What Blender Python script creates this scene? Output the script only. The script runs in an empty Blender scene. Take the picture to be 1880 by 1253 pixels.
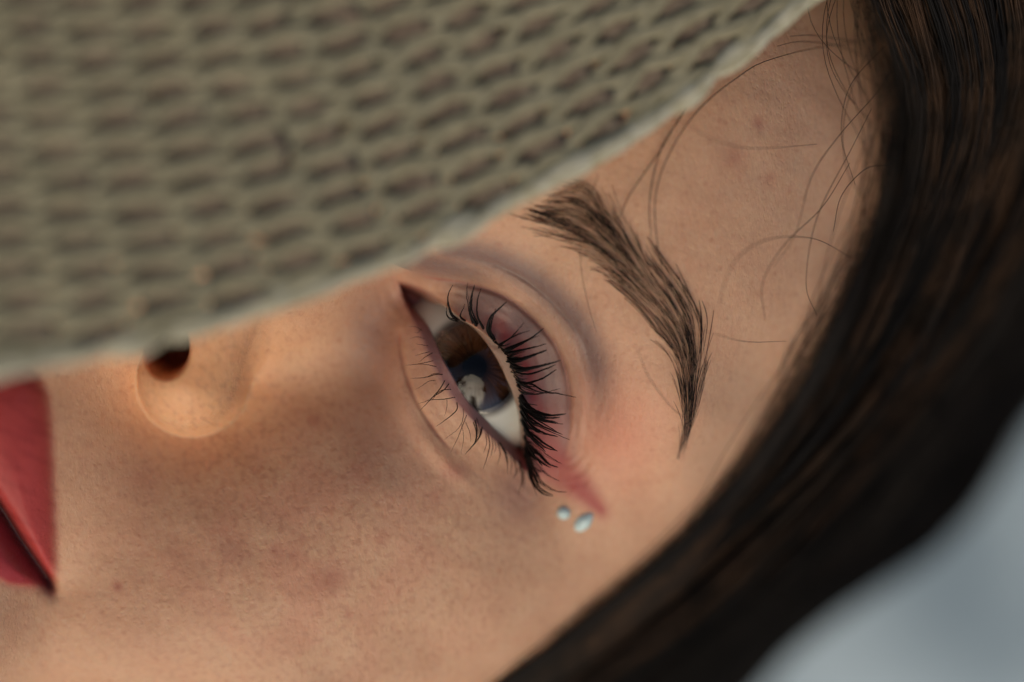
import bpy, math, random
import numpy as np
from mathutils import Matrix, Vector

# ------------------------------------------------------------------ frame, camera, light
# Everything is laid out in millimetres in a frame that hangs at the iris:
# x to the right of the eye, y above it, z away from the skin. It is then stood in the world.
rng = np.random.default_rng(7)
random.seed(7)
D = 500.0                      # lens to eye, mm
PXMM = 15.0                    # pixels of the photograph per mm at the eye
UPW = np.array([0.16, -0.40, 0.90]); UPW /= np.linalg.norm(UPW)     # the sky's direction in that frame
xw = np.array([1.0, 0, 0]) - UPW[0] * UPW; xw /= np.linalg.norm(xw)
yw = np.cross(UPW, xw)
ROT = np.stack([xw, yw, UPW])
HEADC = np.array([-8.0, 20.0, -80.0])
OFF = -ROT @ (HEADC * 0.001) + np.array([0, 0, 0.120])
def world(P): return (np.asarray(P, float) * 0.001) @ ROT.T + OFF

scene = bpy.context.scene
cd = bpy.data.cameras.new('camera'); cam = bpy.data.objects.new('camera', cd)
scene.collection.objects.link(cam); scene.camera = cam
m = Matrix(ROT.tolist()).to_4x4(); m.translation = Vector(world([0, 0, D]))
cam.matrix_world = m
cd.sensor_width = 36.0
cd.lens = 36.0 * D / (1880 / PXMM)
cd.clip_start = 0.01; cd.clip_end = 2000
cd.dof.use_dof = True
cd.dof.focus_distance = (D - 1.5) * 0.001
cd.dof.aperture_fstop = 3.4

SUN = np.array([-0.12, -0.78, 0.60]); SUN /= np.linalg.norm(SUN)     # towards the sun
sw = ROT @ SUN
wd = bpy.data.worlds.new('World'); scene.world = wd; wd.use_nodes = True
wn = wd.node_tree.nodes; wl = wd.node_tree.links
sky = wn.new('ShaderNodeTexSky'); sky.sky_type = 'NISHITA'; sky.sun_disc = False
sky.sun_elevation = math.asin(sw[2]); sky.sun_rotation = math.atan2(sw[0], sw[1])
sky.air_density = 1.0; sky.dust_density = 3.0; sky.ozone_density = 1.0
wl.new(sky.outputs[0], wn['Background'].inputs[0])
wn['Background'].inputs[1].default_value = 0.056
sd = bpy.data.lights.new('sun', 'SUN'); sun = bpy.data.objects.new('sun', sd)
scene.collection.objects.link(sun)
sd.energy = 1.5; sd.angle = math.radians(58); sd.color = (1.0, 0.83, 0.58)
sun.rotation_euler = Vector(sw).to_track_quat('Z', 'Y').to_euler()
sun.location = (0, 0, 3)
scene.view_settings.view_transform = 'Standard'; scene.view_settings.look = 'None'
scene.view_settings.exposure = 0.48; scene.view_settings.gamma = 1.0
scene.view_settings.use_curve_mapping = False
scene.cycles.use_denoising = True
scene.cycles.max_bounces = 8; scene.cycles.transparent_max_bounces = 12

# ------------------------------------------------------------------ helpers
def XY(px, py, z=0.0):
    k = (D - z) / D
    return np.array([(px - 940.0) / PXMM * k, -(py - 626.5) / PXMM * k])
def P3(px, py, z=0.0):
    a = XY(px, py, z); return np.array([a[0], a[1], z])
def poly(pts, z=0.0): return np.array([XY(p[0], p[1], p[2] if len(p) > 2 else z) for p in pts])
def crop(pts, ox, oy, s): return [(ox + x / s, oy + y / s) for x, y in pts]

def spline(pts, n):
    """Catmull-Rom through pts, n samples evenly spaced along it."""
    P = np.asarray(pts, float)
    Q = np.vstack([2 * P[0] - P[1], P, 2 * P[-1] - P[-2]])
    out = []
    for i in range(1, len(Q) - 2):
        t = np.linspace(0, 1, 24, endpoint=False)[:, None]
        a, b, c, d = Q[i - 1], Q[i], Q[i + 1], Q[i + 2]
        out.append(0.5 * (2 * b + (c - a) * t + (2 * a - 5 * b + 4 * c - d) * t * t + (3 * b - a - 3 * c + d) * t ** 3))
    out = np.vstack(out + [Q[-2][None]])
    L = np.r_[0, np.cumsum(np.linalg.norm(np.diff(out, axis=0), axis=1))]
    s = np.linspace(0, L[-1], n)
    return np.stack([np.interp(s, L, out[:, k]) for k in range(out.shape[1])], 1)

def pdist(P, line):
    """Distance to a polyline, side (+ left of travel), place along it 0..1."""
    line = np.asarray(line, float)[:, :2]
    seg = np.diff(line, axis=0); sl = np.linalg.norm(seg, axis=1); cum = np.r_[0, np.cumsum(sl)]
    best = np.full(len(P), 1e9); side = np.zeros(len(P)); at = np.zeros(len(P))
    for i in range(len(seg)):
        d = P - line[i]; t = np.clip((d @ seg[i]) / max(sl[i] ** 2, 1e-12), 0, 1)
        q = d - t[:, None] * seg[i]; r = np.hypot(q[:, 0], q[:, 1])
        m_ = r < best
        best[m_] = r[m_]; at[m_] = (cum[i] + t[m_] * sl[i]) / cum[-1]
        side[m_] = np.sign(seg[i, 0] * d[m_, 1] - seg[i, 1] * d[m_, 0])
    return best, side, at
def inside(P, pg):
    r = np.zeros(len(P), bool); n = len(pg); j = n - 1
    for i in range(n):
        a, b = pg[i], pg[j]
        c = ((a[1] > P[:, 1]) != (b[1] > P[:, 1]))
        with np.errstate(divide='ignore', invalid='ignore'):
            x = (b[0] - a[0]) * (P[:, 1] - a[1]) / (b[1] - a[1]) + a[0]
        r ^= c & (P[:, 0] < x); j = i
    return r
def sdf(P, pg):
    d, _, _ = pdist(P, np.vstack([pg, pg[:1]])); return np.where(inside(P, pg), -d, d)
def sstep(a, b, x):
    t = np.clip((x - a) / (b - a), 0, 1); return t * t * (3 - 2 * t)
def smax(a, b, k):
    h = np.clip(0.5 + 0.5 * (a - b) / k, 0, 1); return b + (a - b) * h + k * h * (1 - h)

_perm = rng.permutation(512); _gv = rng.normal(size=(512, 2)); _gv /= np.linalg.norm(_gv, axis=1)[:, None]
def noise(P, scale, ax=1.0, ay=1.0, seed=0):
    x = P[:, 0] / scale * ax + seed * 17.3 + 300; y = P[:, 1] / scale * ay + seed * 9.1 + 300
    xi = np.floor(x).astype(int); yi = np.floor(y).astype(int); fx = x - xi; fy = y - yi
    def g(ix, iy, dx, dy):
        k = _perm[(_perm[ix & 511] + iy) & 511]; return _gv[k, 0] * dx + _gv[k, 1] * dy
    u = fx ** 3 * (fx * (6 * fx - 15) + 10); v = fy ** 3 * (fy * (6 * fy - 15) + 10)
    a = g(xi, yi, fx, fy); b = g(xi + 1, yi, fx - 1, fy); c = g(xi, yi + 1, fx, fy - 1); d = g(xi + 1, yi + 1, fx - 1, fy - 1)
    return (a + (b - a) * u + (c + (d - c) * u - a - (b - a) * u) * v) * 1.5

def mesh(name, V, F, mat, parent=None, col=None, smooth=True, raw=False, kind=None):
    """One mesh object from arrays; V in frame mm (or world metres if raw)."""
    W = np.asarray(V, float) if raw else world(V)
    base = np.array(ROOTS[parent.name]) if parent is not None else np.zeros(3)
    W = (W - base).astype(np.float32)
    me = bpy.data.meshes.new(name)
    F = [np.asarray(f) for f in (F if isinstance(F, list) else [F]) if len(f)]
    nl = sum(f.size for f in F); nf = sum(len(f) for f in F)
    me.vertices.add(len(W)); me.vertices.foreach_set('co', W.ravel())
    me.loops.add(nl); me.loops.foreach_set('vertex_index', np.concatenate([f.ravel() for f in F]).astype(np.int32))
    cnt = np.concatenate([np.full(len(f), f.shape[1]) for f in F])
    me.polygons.add(nf)
    me.polygons.foreach_set('loop_start', np.r_[0, np.cumsum(cnt)[:-1]].astype(np.int32))
    me.polygons.foreach_set('use_smooth', np.full(nf, smooth))
    me.update(calc_edges=True)
    if col is not None:
        a = me.attributes.new('tint', 'FLOAT_COLOR', 'POINT')
        c = np.ones((len(W), 4), np.float32); c[:, :3] = col; a.data.foreach_set('color', c.ravel())
    me.materials.append(mat)
    o = bpy.data.objects.new(name, me); scene.collection.objects.link(o)
    if parent is not None: o.parent = parent; ROOTS[o.name] = base
    else: ROOTS[o.name] = np.zeros(3)
    if kind: o['kind'] = kind
    return o
ROOTS = {}
def empty(name, loc, label, cat, group=None):
    o = bpy.data.objects.new(name, None); scene.collection.objects.link(o)
    o.location = loc; o.empty_display_size = 0.02; ROOTS[o.name] = np.array(loc, float)
    o['label'] = label; o['category'] = cat
    if group: o['group'] = group
    return o

def tubes(C, rad, sides=4, closed=False, flat=1.0):
    """C (S,K,3) centre lines, rad (S,K) -> V, F; flat squeezes the section along its second axis."""
    C = np.asarray(C, float); S, K, _ = C.shape
    T = np.gradient(C, axis=1)
    if closed: T = np.roll(C, -1, 1) - np.roll(C, 1, 1)
    T /= np.linalg.norm(T, axis=2, keepdims=True) + 1e-12
    ref = np.array([0.05, 0.03, 1.0])
    A = np.cross(T, ref); A /= np.linalg.norm(A, axis=2, keepdims=True) + 1e-12
    B = np.cross(A, T)
    ang = np.arange(sides) * 2 * math.pi / sides
    ring = A[:, :, None] * np.cos(ang)[None, None, :, None] + B[:, :, None] * (np.sin(ang) * flat)[None, None, :, None]
    V = (C[:, :, None] + ring * np.asarray(rad)[:, :, None, None]).reshape(-1, 3)
    s, k, j = np.meshgrid(np.arange(S), np.arange(K if closed else K - 1), np.arange(sides), indexing='ij')
    def id_(s, k, j): return (s * K + k % K) * sides + j % sides
    F = np.stack([id_(s, k, j), id_(s, k, j + 1), id_(s, k + 1, j + 1), id_(s, k + 1, j)], -1).reshape(-1, 4)
    if not closed and sides == 4:
        s = np.arange(S)
        F = np.vstack([F, np.stack([id_(s, 0, j) for j in (3, 2, 1, 0)], -1), np.stack([id_(s, K - 1, j) for j in range(4)], -1)])
    return V, F

def mat(name):
    m_ = bpy.data.materials.new(name); m_.use_nodes = True
    return m_, m_.node_tree.nodes, m_.node_tree.links, m_.node_tree.nodes['Principled BSDF']
def mix(n, l, fac, a, b, mode='MIX'):
    x = n.new('ShaderNodeMix'); x.data_type = 'RGBA'; x.blend_type = mode
    for s, v in ((x.inputs[0], fac), (x.inputs[6], a), (x.inputs[7], b)):
        if hasattr(v, 'links'): l.new(v, s)
        else: s.default_value = v
    return x.outputs[2]
def mm_coords(n, l, scale=(1000, 1000, 1000), rot=(0, 0, 0)):
    g = n.new('ShaderNodeNewGeometry'); mp = n.new('ShaderNodeMapping')
    mp.inputs['Scale'].default_value = scale; mp.inputs['Rotation'].default_value = rot
    l.new(g.outputs['Position'], mp.inputs[0]); return mp.outputs[0]
def tex_noise(n, l, co, scale, detail=3, rough=0.5):
    t = n.new('ShaderNodeTexNoise'); t.inputs['Scale'].default_value = scale
    t.inputs['Detail'].default_value = detail; t.inputs['Roughness'].default_value = rough
    l.new(co, t.inputs['Vector']); return t.outputs[0]
def ramp(n, l, v, p0, p1, c0=(0, 0, 0, 1), c1=(1, 1, 1, 1)):
    r = n.new('ShaderNodeValToRGB'); e = r.color_ramp.elements
    e[0].position = p0; e[0].color = c0; e[1].position = p1; e[1].color = c1
    l.new(v, r.inputs[0]); return r.outputs[0]
def math_(n, l, op, a, b):
    x = n.new('ShaderNodeMath'); x.operation = op
    for s, v in zip(x.inputs, (a, b)):
        if hasattr(v, 'links'): l.new(v, s)
        else: s.default_value = v
    return x.outputs[0]
def bump(n, l, h, strength, dist, prev=None):
    b = n.new('ShaderNodeBump'); b.inputs['Strength'].default_value = strength; b.inputs['Distance'].default_value = dist
    l.new(h, b.inputs['Height'])
    if prev is not None: l.new(prev, b.inputs['Normal'])
    return b.outputs[0]

# ------------------------------------------------------------------ materials
def skin_material():
    m_, n, l, b = mat('skin')
    at = n.new('ShaderNodeAttribute'); at.attribute_name = 'tint'
    co = mm_coords(n, l)
    mott = tex_noise(n, l, co, 0.22, 5, 0.6)
    c = mix(n, l, ramp(n, l, mott, 0.40, 0.72), at.outputs[0], (0.86, 0.70, 0.64, 1), 'MIX')
    mm = n.new('ShaderNodeMix'); mm.data_type = 'RGBA'; mm.blend_type = 'MULTIPLY'
    mm.inputs[0].default_value = 1.0
    l.new(at.outputs[0], mm.inputs[6])
    l.new(ramp(n, l, mott, 0.35, 0.70, (0.97, 0.91, 0.89, 1), (1.03, 1.03, 1.03, 1)), mm.inputs[7])
    fine = tex_noise(n, l, co, 1.6, 4, 0.65)
    c2 = mix(n, l, 1.0, mm.outputs[2], ramp(n, l, fine, 0.30, 0.72, (0.95, 0.91, 0.89, 1), (1.04, 1.05, 1.05, 1)), 'MULTIPLY')
    v2 = n.new('ShaderNodeTexVoronoi'); v2.inputs['Scale'].default_value = 0.42; l.new(co, v2.inputs['Vector'])
    c2 = mix(n, l, ramp(n, l, v2.outputs['Distance'], 0.06, 0.20, (0.38, 0.38, 0.38, 1), (0, 0, 0, 1)), c2, (0.74, 0.58, 0.54, 1), 'MULTIPLY')
    v3 = n.new('ShaderNodeTexVoronoi'); v3.inputs['Scale'].default_value = 0.75; l.new(co, v3.inputs['Vector'])
    l.new(c2, b.inputs['Base Color'])
    vo = n.new('ShaderNodeTexVoronoi'); vo.inputs['Scale'].default_value = 1.55
    wob = n.new('ShaderNodeVectorMath'); wob.operation = 'ADD'
    nz = n.new('ShaderNodeTexNoise'); nz.inputs['Scale'].default_value = 0.9; l.new(co, nz.inputs['Vector'])
    l.new(co, wob.inputs[0]); l.new(nz.outputs[1], wob.inputs[1]); l.new(wob.outputs[0], vo.inputs['Vector'])
    pores = ramp(n, l, vo.outputs['Distance'], 0.0, 0.45)
    nb = bump(n, l, tex_noise(n, l, mm_coords(n, l, (1000, 420, 700), (0.2, 0.3, 0.9)), 1.5, 5, 0.62), 0.42, 0.00024)
    nb = bump(n, l, pores, 0.32, 0.00010, nb)
    nb = bump(n, l, ramp(n, l, v3.outputs['Distance'], 0.04, 0.26, (1, 1, 1, 1), (0, 0, 0, 1)), 0.5, 0.00006, nb)
    l.new(nb, b.inputs['Normal'])
    l.new(ramp(n, l, fine, 0.3, 0.7, (0.40, 0.40, 0.40, 1), (0.56, 0.56, 0.56, 1)), b.inputs['Roughness'])
    b.inputs['Specular IOR Level'].default_value = 0.36
    b.inputs['Subsurface Weight'].default_value = 0.55
    b.inputs['Subsurface Radius'].default_value = (1.0, 0.38, 0.20)
    b.inputs['Subsurface Scale'].default_value = 0.0016
    return m_
SKIN = skin_material()
def hair_material(name, c0, c1, rough=0.6):
    m_, n, l, b = mat(name)
    t = tex_noise(n, l, mm_coords(n, l, (1000, 1000, 1000)), 0.16, 3, 0.6)
    l.new(ramp(n, l, t, 0.38, 0.68, (*c0, 1), (*c1, 1)), b.inputs['Base Color'])
    b.inputs['Roughness'].default_value = rough; b.inputs['Specular IOR Level'].default_value = 0.15
    return m_
HAIR = [hair_material('dark_hair', (0.008, 0.007, 0.007), (0.018, 0.014, 0.012)),
        hair_material('brown_hair', (0.016, 0.011, 0.008), (0.060, 0.033, 0.019)),
        hair_material('black_hair', (0.005, 0.005, 0.006), (0.010, 0.009, 0.009))]
BROWM = hair_material('brow_hair', (0.004, 0.004, 0.004), (0.011, 0.009, 0.008))
LASH = hair_material('mascara', (0.002, 0.002, 0.002), (0.005, 0.004, 0.004), 0.5)
LASH2 = hair_material('bare_lash', (0.012, 0.009, 0.008), (0.02, 0.014, 0.012), 0.5)

def sclera_material():
    m_, n, l, b = mat('sclera')
    at = n.new('ShaderNodeAttribute'); at.attribute_name = 'tint'
    co = mm_coords(n, l)
    v = tex_noise(n, l, co, 0.55, 6, 0.7)
    l.new(mix(n, l, ramp(n, l, v, 0.60, 0.80), at.outputs[0], (0.55, 0.30, 0.24, 1)), b.inputs['Base Color'])
    b.inputs['Roughness'].default_value = 0.22; b.inputs['Specular IOR Level'].default_value = 0.45
    b.inputs['Subsurface Weight'].default_value = 0.3; b.inputs['Subsurface Radius'].default_value = (1, 0.7, 0.5)
    b.inputs['Subsurface Scale'].default_value = 0.001
    return m_
def tint_material(name, rough, spec=0.4):
    m_, n, l, b = mat(name)
    at = n.new('ShaderNodeAttribute'); at.attribute_name = 'tint'
    l.new(at.outputs[0], b.inputs['Base Color']); b.inputs['Roughness'].default_value = rough
    b.inputs['Specular IOR Level'].default_value = spec
    return m_
def cornea_material():
    m_, n, l, b = mat('cornea'); n.remove(b)
    out = n['Material Output']; tr = n.new('ShaderNodeBsdfTransparent'); gl = n.new('ShaderNodeBsdfGlossy')
    gl.inputs['Roughness'].default_value = 0.02
    fr = n.new('ShaderNodeFresnel'); fr.inputs[0].default_value = 1.42
    mx = n.new('ShaderNodeMixShader'); l.new(fr.outputs[0], mx.inputs[0]); l.new(tr.outputs[0], mx.inputs[1]); l.new(gl.outputs[0], mx.inputs[2])
    l.new(mx.outputs[0], out.inputs[0]); return m_
def straw_material(name, c0, c1):
    m_, n, l, b = mat(name)
    co = mm_coords(n, l)
    t = tex_noise(n, l, co, 0.55, 5, 0.65)
    l.new(ramp(n, l, t, 0.36, 0.64, (*c0, 1), (*c1, 1)), b.inputs['Base Color'])
    l.new(bump(n, l, tex_noise(n, l, co, 3.0, 4, 0.6), 0.5, 0.0002), b.inputs['Normal'])
    b.inputs['Roughness'].default_value = 0.62; b.inputs['Specular IOR Level'].default_value = 0.3
    return m_
STRAW = straw_material('straw', (0.255, 0.232, 0.148), (0.35, 0.32, 0.212))
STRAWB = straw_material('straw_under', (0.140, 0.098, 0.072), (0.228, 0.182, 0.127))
BIND = straw_material('straw_binding', (0.38, 0.35, 0.23), (0.56, 0.54, 0.42))

# ------------------------------------------------------------------ ground
def ground():
    m_, n, l, b = mat('pale_ground')
    co = mm_coords(n, l, (1, 1, 1))
    t = tex_noise(n, l, co, 15.0, 3, 0.5)
    l.new(ramp(n, l, t, 0.38, 0.62, (0.095, 0.150, 0.205, 1), (0.44, 0.55, 0.62, 1)), b.inputs['Base Color'])
    l.new(bump(n, l, tex_noise(n, l, co, 60, 5, 0.6), 0.6, 0.004), b.inputs['Normal'])
    b.inputs['Roughness'].default_value = 0.85
    e = np.sign(np.linspace(-1, 1, 161)) * (np.abs(np.linspace(-1, 1, 161)) ** 6) * 600 + np.linspace(-1, 1, 161) * 0.9
    X, Y = np.meshgrid(e, e, indexing='ij'); P = np.stack([X.ravel(), Y.ravel()], 1)
    far = np.hypot(P[:, 0], P[:, 1])
    z = (noise(P, 0.16, seed=3) * 0.010 + noise(P, 0.06, seed=4) * 0.003) * sstep(3, 1, far) - 0.004
    V = np.c_[P, z]; i, j = np.meshgrid(np.arange(160), np.arange(160), indexing='ij'); k = i * 161 + j
    F = np.stack([k, k + 161, k + 162, k + 1], -1).reshape(-1, 4)
    o = mesh('ground', V, F, m_, raw=True); o['kind'] = 'structure'
ground()

# ------------------------------------------------------------------ the face as a surface
EC = XY(871, 674); RE = 12.0; ZE = -12.5            # eyeball centre, radius
AX = np.array([0.88, 0.47]); AL = np.array([0.47, -0.88])   # up the face, towards its left ear
BC = XY(720, 350); BA, BB, ZB = 1410 / PXMM, 1130 / PXMM, -75.0

CTRL = [  # pixel, pixel, height over the eye's plane: brow and forehead
 (1000,330,7.5),(1000,430,5.0),(1080,400,6.3),(1180,500,5.6),(1250,620,3.4),(1280,750,0.5),(1250,850,-4),(1200,300,6.8),(1350,200,4),
 (1350,400,3.5),(1450,100,-1),(1450,350,-0.5),(1500,500,-6.5),(1400,600,-2.5),(1400,700,-9),(1550,200,-6),(1620,100,-12),(1650,300,-13),
 (1600,450,-15),(1330,850,-12),(1200,900,-7.5),(1250,1000,-16),(1350,950,-21),(1100,250,7.5),(900,150,8),
 # round the eye
 (1000,520,3.2),(1060,600,2.4),(1090,700,0.2),(1100,800,-2.6),(1080,880,-5.0),(900,470,3.8),(820,465,3.4),(700,480,4),(750,440,6.5),
 (881,527,-0.6),(971,578,-0.7),(1020,650,-1.6),(1040,720,-2.8),(1030,800,-4.3),(828,516,-0.8),(785,510,-1.5),
 (881,608,0.3),(930,654,0.4),(953,717,-0.5),(962,797,-3.2),(975,851,-5.8),(837,578,-0.6),(787,540,-3.2),
 (787,650,-0.7),(819,708,0.1),(872,780,-1.0),(926,829,-3.8),(765,601,-2.4),(733,520,-4.6),(990,885,-6.8),
 (745,600,-3.2),(735,650,-3.0),(700,600,-5.4),(690,700,-5.2),(740,780,-2.0),(800,830,-1.2),(860,880,-2.4),(930,920,-4.8),(1000,960,-7.2),
 (1060,950,-7.2),(1100,1000,-9.5),(760,730,-1.2),
 # side of the nose, cheek
 (650,640,-5.6),(660,560,-3.6),(620,760,-4.2),(600,580,-1.5),(550,650,-4.8),(520,560,6),(560,520,7),(700,900,0.2),(600,1000,0.5),(500,1100,0.5),
 (700,1100,-1.2),(850,1050,-3.2),(950,1150,-8.5),(800,1200,-6.5),(600,1230,-3.2),(400,1200,-2.0),(400,1000,-0.2),(480,880,-1.6),
 (550,800,-2.9),(470,720,-5.4),(300,900,-1.7),(200,850,0.3),(150,780,3.5),(150,950,1.2),(150,1100,-0.9),(250,1100,-0.5),(200,1250,-4.5),
 (60,1180,-2.2),(0,1250,-3.2),(1000,1200,-15),(850,1300,-14),(600,1350,-8),
 # mouth, chin
 (95,1085,-2.2),(90,850,5.5),(60,720,8.5),(0,850,9),(0,1050,4.5),(-100,790,12),(-150,950,8.5),(-300,900,6),(-420,1000,9),(-250,1150,-2),(-100,1300,-6),
 # nose, and the half of the face under the hat
 (230,470,17.5),(450,400,14),(650,330,11),(850,250,9),(300,560,8),(400,640,-3.0),(330,795,-5.0),(420,790,-5.2),(400,860,-2.9),(240,745,-2.2),(300,640,2),(180,650,4),
 (600,0,1),(300,200,-1),(900,-100,4),(0,400,-3),(100,600,8),(-200,500,-6),(1200,-50,4)]
ang = np.linspace(0, 2 * math.pi, 40, endpoint=False)
cpts = [XY(a, b, c) for a, b, c in CTRL]
def zell(P):
    d = P - BC; r2 = (d @ AX / BA) ** 2 + (d @ AL / BB) ** 2
    return ZB + 85 * np.sqrt(np.clip(1 - r2, 0, 1))
cz = np.array([c[2] for c in CTRL]) - zell(np.array(cpts))
bp = BC + np.outer(np.cos(ang), AX) * BA + np.outer(np.sin(ang), AL) * BB
TP = np.vstack([cpts, bp]); TZ = np.r_[cz, np.zeros(len(bp))]
def tker(r2): return 0.5 * r2 * np.log(r2 + 1e-9)
def tsolve():
    n = len(TP); K = tker(((TP[:, None] - TP[None]) ** 2).sum(2)) + np.diag(np.where(np.hypot(*(TP - XY(880, 690)).T) < 17, 0.5, 14.0))
    Q = np.c_[np.ones(n), TP]; A = np.zeros((n + 3, n + 3)); A[:n, :n] = K; A[:n, n:] = Q; A[n:, :n] = Q.T
    return np.linalg.solve(A, np.r_[TZ, 0, 0, 0])
TW = tsolve()
def tps(P):
    out = np.empty(len(P)); n = len(TP)
    for a in range(0, len(P), 40000):
        q = P[a:a + 40000]; r2 = ((q[:, None] - TP[None]) ** 2).sum(2)
        out[a:a + 40000] = tker(r2) @ TW[:n] + TW[n] + q @ TW[n + 1:]
    return out

OUT_UP = poly([(731,519),(752,524),(778,535),(810,556),(837,577),(854,590),(881,607),(900,622),(918,638),(931,655),(940,673),(948,695),(954,718),(959,744),(961,771),(964,797),(969,824),(976,851),(988,886)])
OUT_LO = poly([(731,519),(737,545),(751,575),(767,605),(780,632),(793,660),(808,690),(824,716),(842,742),(864,768),(890,793),(916,817),(940,842),(962,866),(988,886)])
IN_UP = poly([(735,525),(756,535),(787,554),(812,562),(830,574),(845,587),(867,601),(887,622),(905,647),(919,672),(930,696),(939,716),(945,737),(951,757),(954,781),(956,808),(962,846)])
IN_LO = poly([(735,525),(744,546),(760,569),(780,592),(793,614),(802,636),(814,663),(828,687),(843,714),(858,737),(876,757),(892,772),(907,788),(925,805),(940,818),(954,832),(962,846)])
CREASE = spline(poly([(760,500),(788,510),(828,516),(881,527),(930,547),(971,578),(1002,610),(1024,641),(1038,677),(1044,708),(1047,744),(1046,790),(1040,830)]), 60)
LOCREASE = spline(poly([(728,585),(732,620),(737,655),(752,708),(779,762),(810,806),(840,840)]), 40)
LOCREASE2 = spline(poly([(705,620),(708,690),(730,765),(775,830),(830,885),(890,930)]), 40)
MOUTH = spline(poly([(97,1092,-2),(85,1068,-1),(60,1032,1),(30,985,3),(0,935,5),(-60,840,7),(-130,720,8),(-190,610,6),(-230,520,2)]), 60)
UPLIP = spline(poly([(97,1092,-2),(102,1040,0),(102,960,2),(99,880,4),(97,800,5),(90,735,6),(72,695,7),(30,640,8),(-20,580,8),(-100,510,5),(-230,520,2)]), 60)
LOLIP = spline(poly([(97,1092,-2),(75,1080,-1),(50,1078,0),(25,1075,1),(0,1064,3),(-60,1015,5),(-140,920,8),(-220,780,9),(-280,640,7),(-230,520,2)]), 60)
UPPG = np.vstack([MOUTH, UPLIP[::-1]]); LOPG = np.vstack([MOUTH, LOLIP[::-1]]); LIPS = np.vstack([UPLIP, LOLIP[::-1]])
NOST = XY(303, 636, 8); NSX, NSY = 43 / PXMM, 56 / PXMM

def height(P, fine=True):
    P = np.asarray(P, float)
    z = zell(P) + tps(P)
    z = np.maximum(z, ZB)
    # wing of the nose: a rounded bulb with a groove on the cheek side, melting into the bridge above
    p0, p1 = XY(338, 697, 5), XY(405, 440, 12); sg = p1 - p0; L2 = sg @ sg
    tq = np.clip((P - p0) @ sg / L2, 0, 1); dv = P - p0 - tq[:, None] * sg
    rad = (90 + 34 * tq ** 2) / PXMM; rr = np.hypot(dv[:, 0], dv[:, 1]) / rad
    bulb = np.where(rr < 1, 0.2 + 4.0 * tq ** 2 + 7.6 * np.sqrt(np.clip(1 - rr ** 2, 0, 1)), 0.2 + 4 * tq ** 2 - 26 * (rr - 1))
    right = sstep(-0.3, 0.6, dv[:, 0] / rad + 0.9 * tq)
    k = 0.45 + 2.4 * right * sstep(0.0, 0.3, tq) + 6.0 * sstep(0.02, 0.55, tq)
    low = sstep(0.55, -0.25, dv[:, 0] / rad * 0.75 + dv[:, 1] / rad) * sstep(0.3, 0.05, tq)
    z = np.where(rr < 2.5, smax(z, bulb, k), z)
    nr = np.sqrt(((P[:, 0] - NOST[0]) / NSX) ** 2 + ((P[:, 1] - NOST[1]) / NSY) ** 2)
    z = z - 15 * sstep(1.15, 0.50, nr)
    # lips
    w = np.hypot(P[:, 0] - MOUTH[15, 0], P[:, 1] - MOUTH[15, 1]) < 60
    if w.any():
        q = P[w]; su, sl = sdf(q, UPPG), sdf(q, LOPG); dm, _, at = pdist(q, MOUTH)
        inn = np.maximum(-su, 0); f = 1 - np.exp(-(inn / 1.5))
        dz = 2.2 * f * np.exp(-(np.maximum(0, 2.2 - dm) / 1.5) ** 2 * 0.9)
        inn = np.maximum(-sl, 0); f = 1 - np.exp(-(inn / 1.6))
        dz = dz + 2.6 * f * np.exp(-(np.maximum(0, 2.0 - dm) / 1.4) ** 2 * 0.9)
        dz = dz - 2.8 * np.exp(-(dm / 0.85) ** 2) * sstep(-0.02, 0.06, at)
        if fine: dz = dz + 0.10 * f * noise(q, 0.8, 1, 0.25, seed=11)
        z[w] += dz
    # lids
    w = np.hypot(*(P - XY(880, 690)).T) < 32
    if w.any():
        q = P[w]; dz = np.zeros(len(q))
        dc, s, at = pdist(q, CREASE); d = dc * s        # travel runs outwards over the top: + is the brow side
        fade = sstep(0.0, 0.35, at) * sstep(1.0, 0.72, at)
        dz -= 0.7 * np.exp(-(d / 0.36) ** 2) * fade
        dz += 0.55 * np.exp(-((d - 1.5) / 1.0) ** 2) * fade + 0.32 * np.exp(-((d + 1.6) / 1.1) ** 2) * fade
        dz -= 0.30 * np.exp(-((d - 3.1) / 0.35) ** 2) * fade * sstep(0.02, 0.3, at) * sstep(0.8, 0.5, at)
        dl, s, at = pdist(q, LOCREASE)
        dz -= 0.34 * np.exp(-(dl / 0.30) ** 2) * sstep(0, 0.2, at) * sstep(1, 0.7, at)
        dl, s, at = pdist(q, LOCREASE2); dl = dl * s
        dz += 0.55 * np.exp(-((dl - 1.2) / 1.2) ** 2) * sstep(0, 0.2, at) * sstep(1, 0.7, at)
        if fine:
            g = np.exp(-(np.abs(d) / 5.0) ** 2)
            dz += g * 0.055 * np.sin(d * 5.2 + 2.0 * noise(q, 2.5, seed=5)) * (0.4 + noise(q, 3.0, seed=6))
            do, s2, at2 = pdist(q, np.vstack([OUT_LO]))
            dz += 0.05 * np.exp(-(do / 5) ** 2) * np.sin(do * 4.2 + 2.5 * noise(q, 3, seed=8)) * (0.3 + noise(q, 3.5, seed=9)) * (s2 != 0)
        z[w] += dz
    if fine:
        z = z + 0.014 * noise(P, 0.9, 1, 0.6, seed=1) + 0.10 * noise(P, 4.0, seed=2)
    return z
_gx = np.linspace(-90, 120, 211); _gy = np.linspace(-90, 110, 201)
_gz = height(np.stack(np.meshgrid(_gx, _gy, indexing='ij'), -1).reshape(-1, 2), False).reshape(211, 201)
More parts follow.
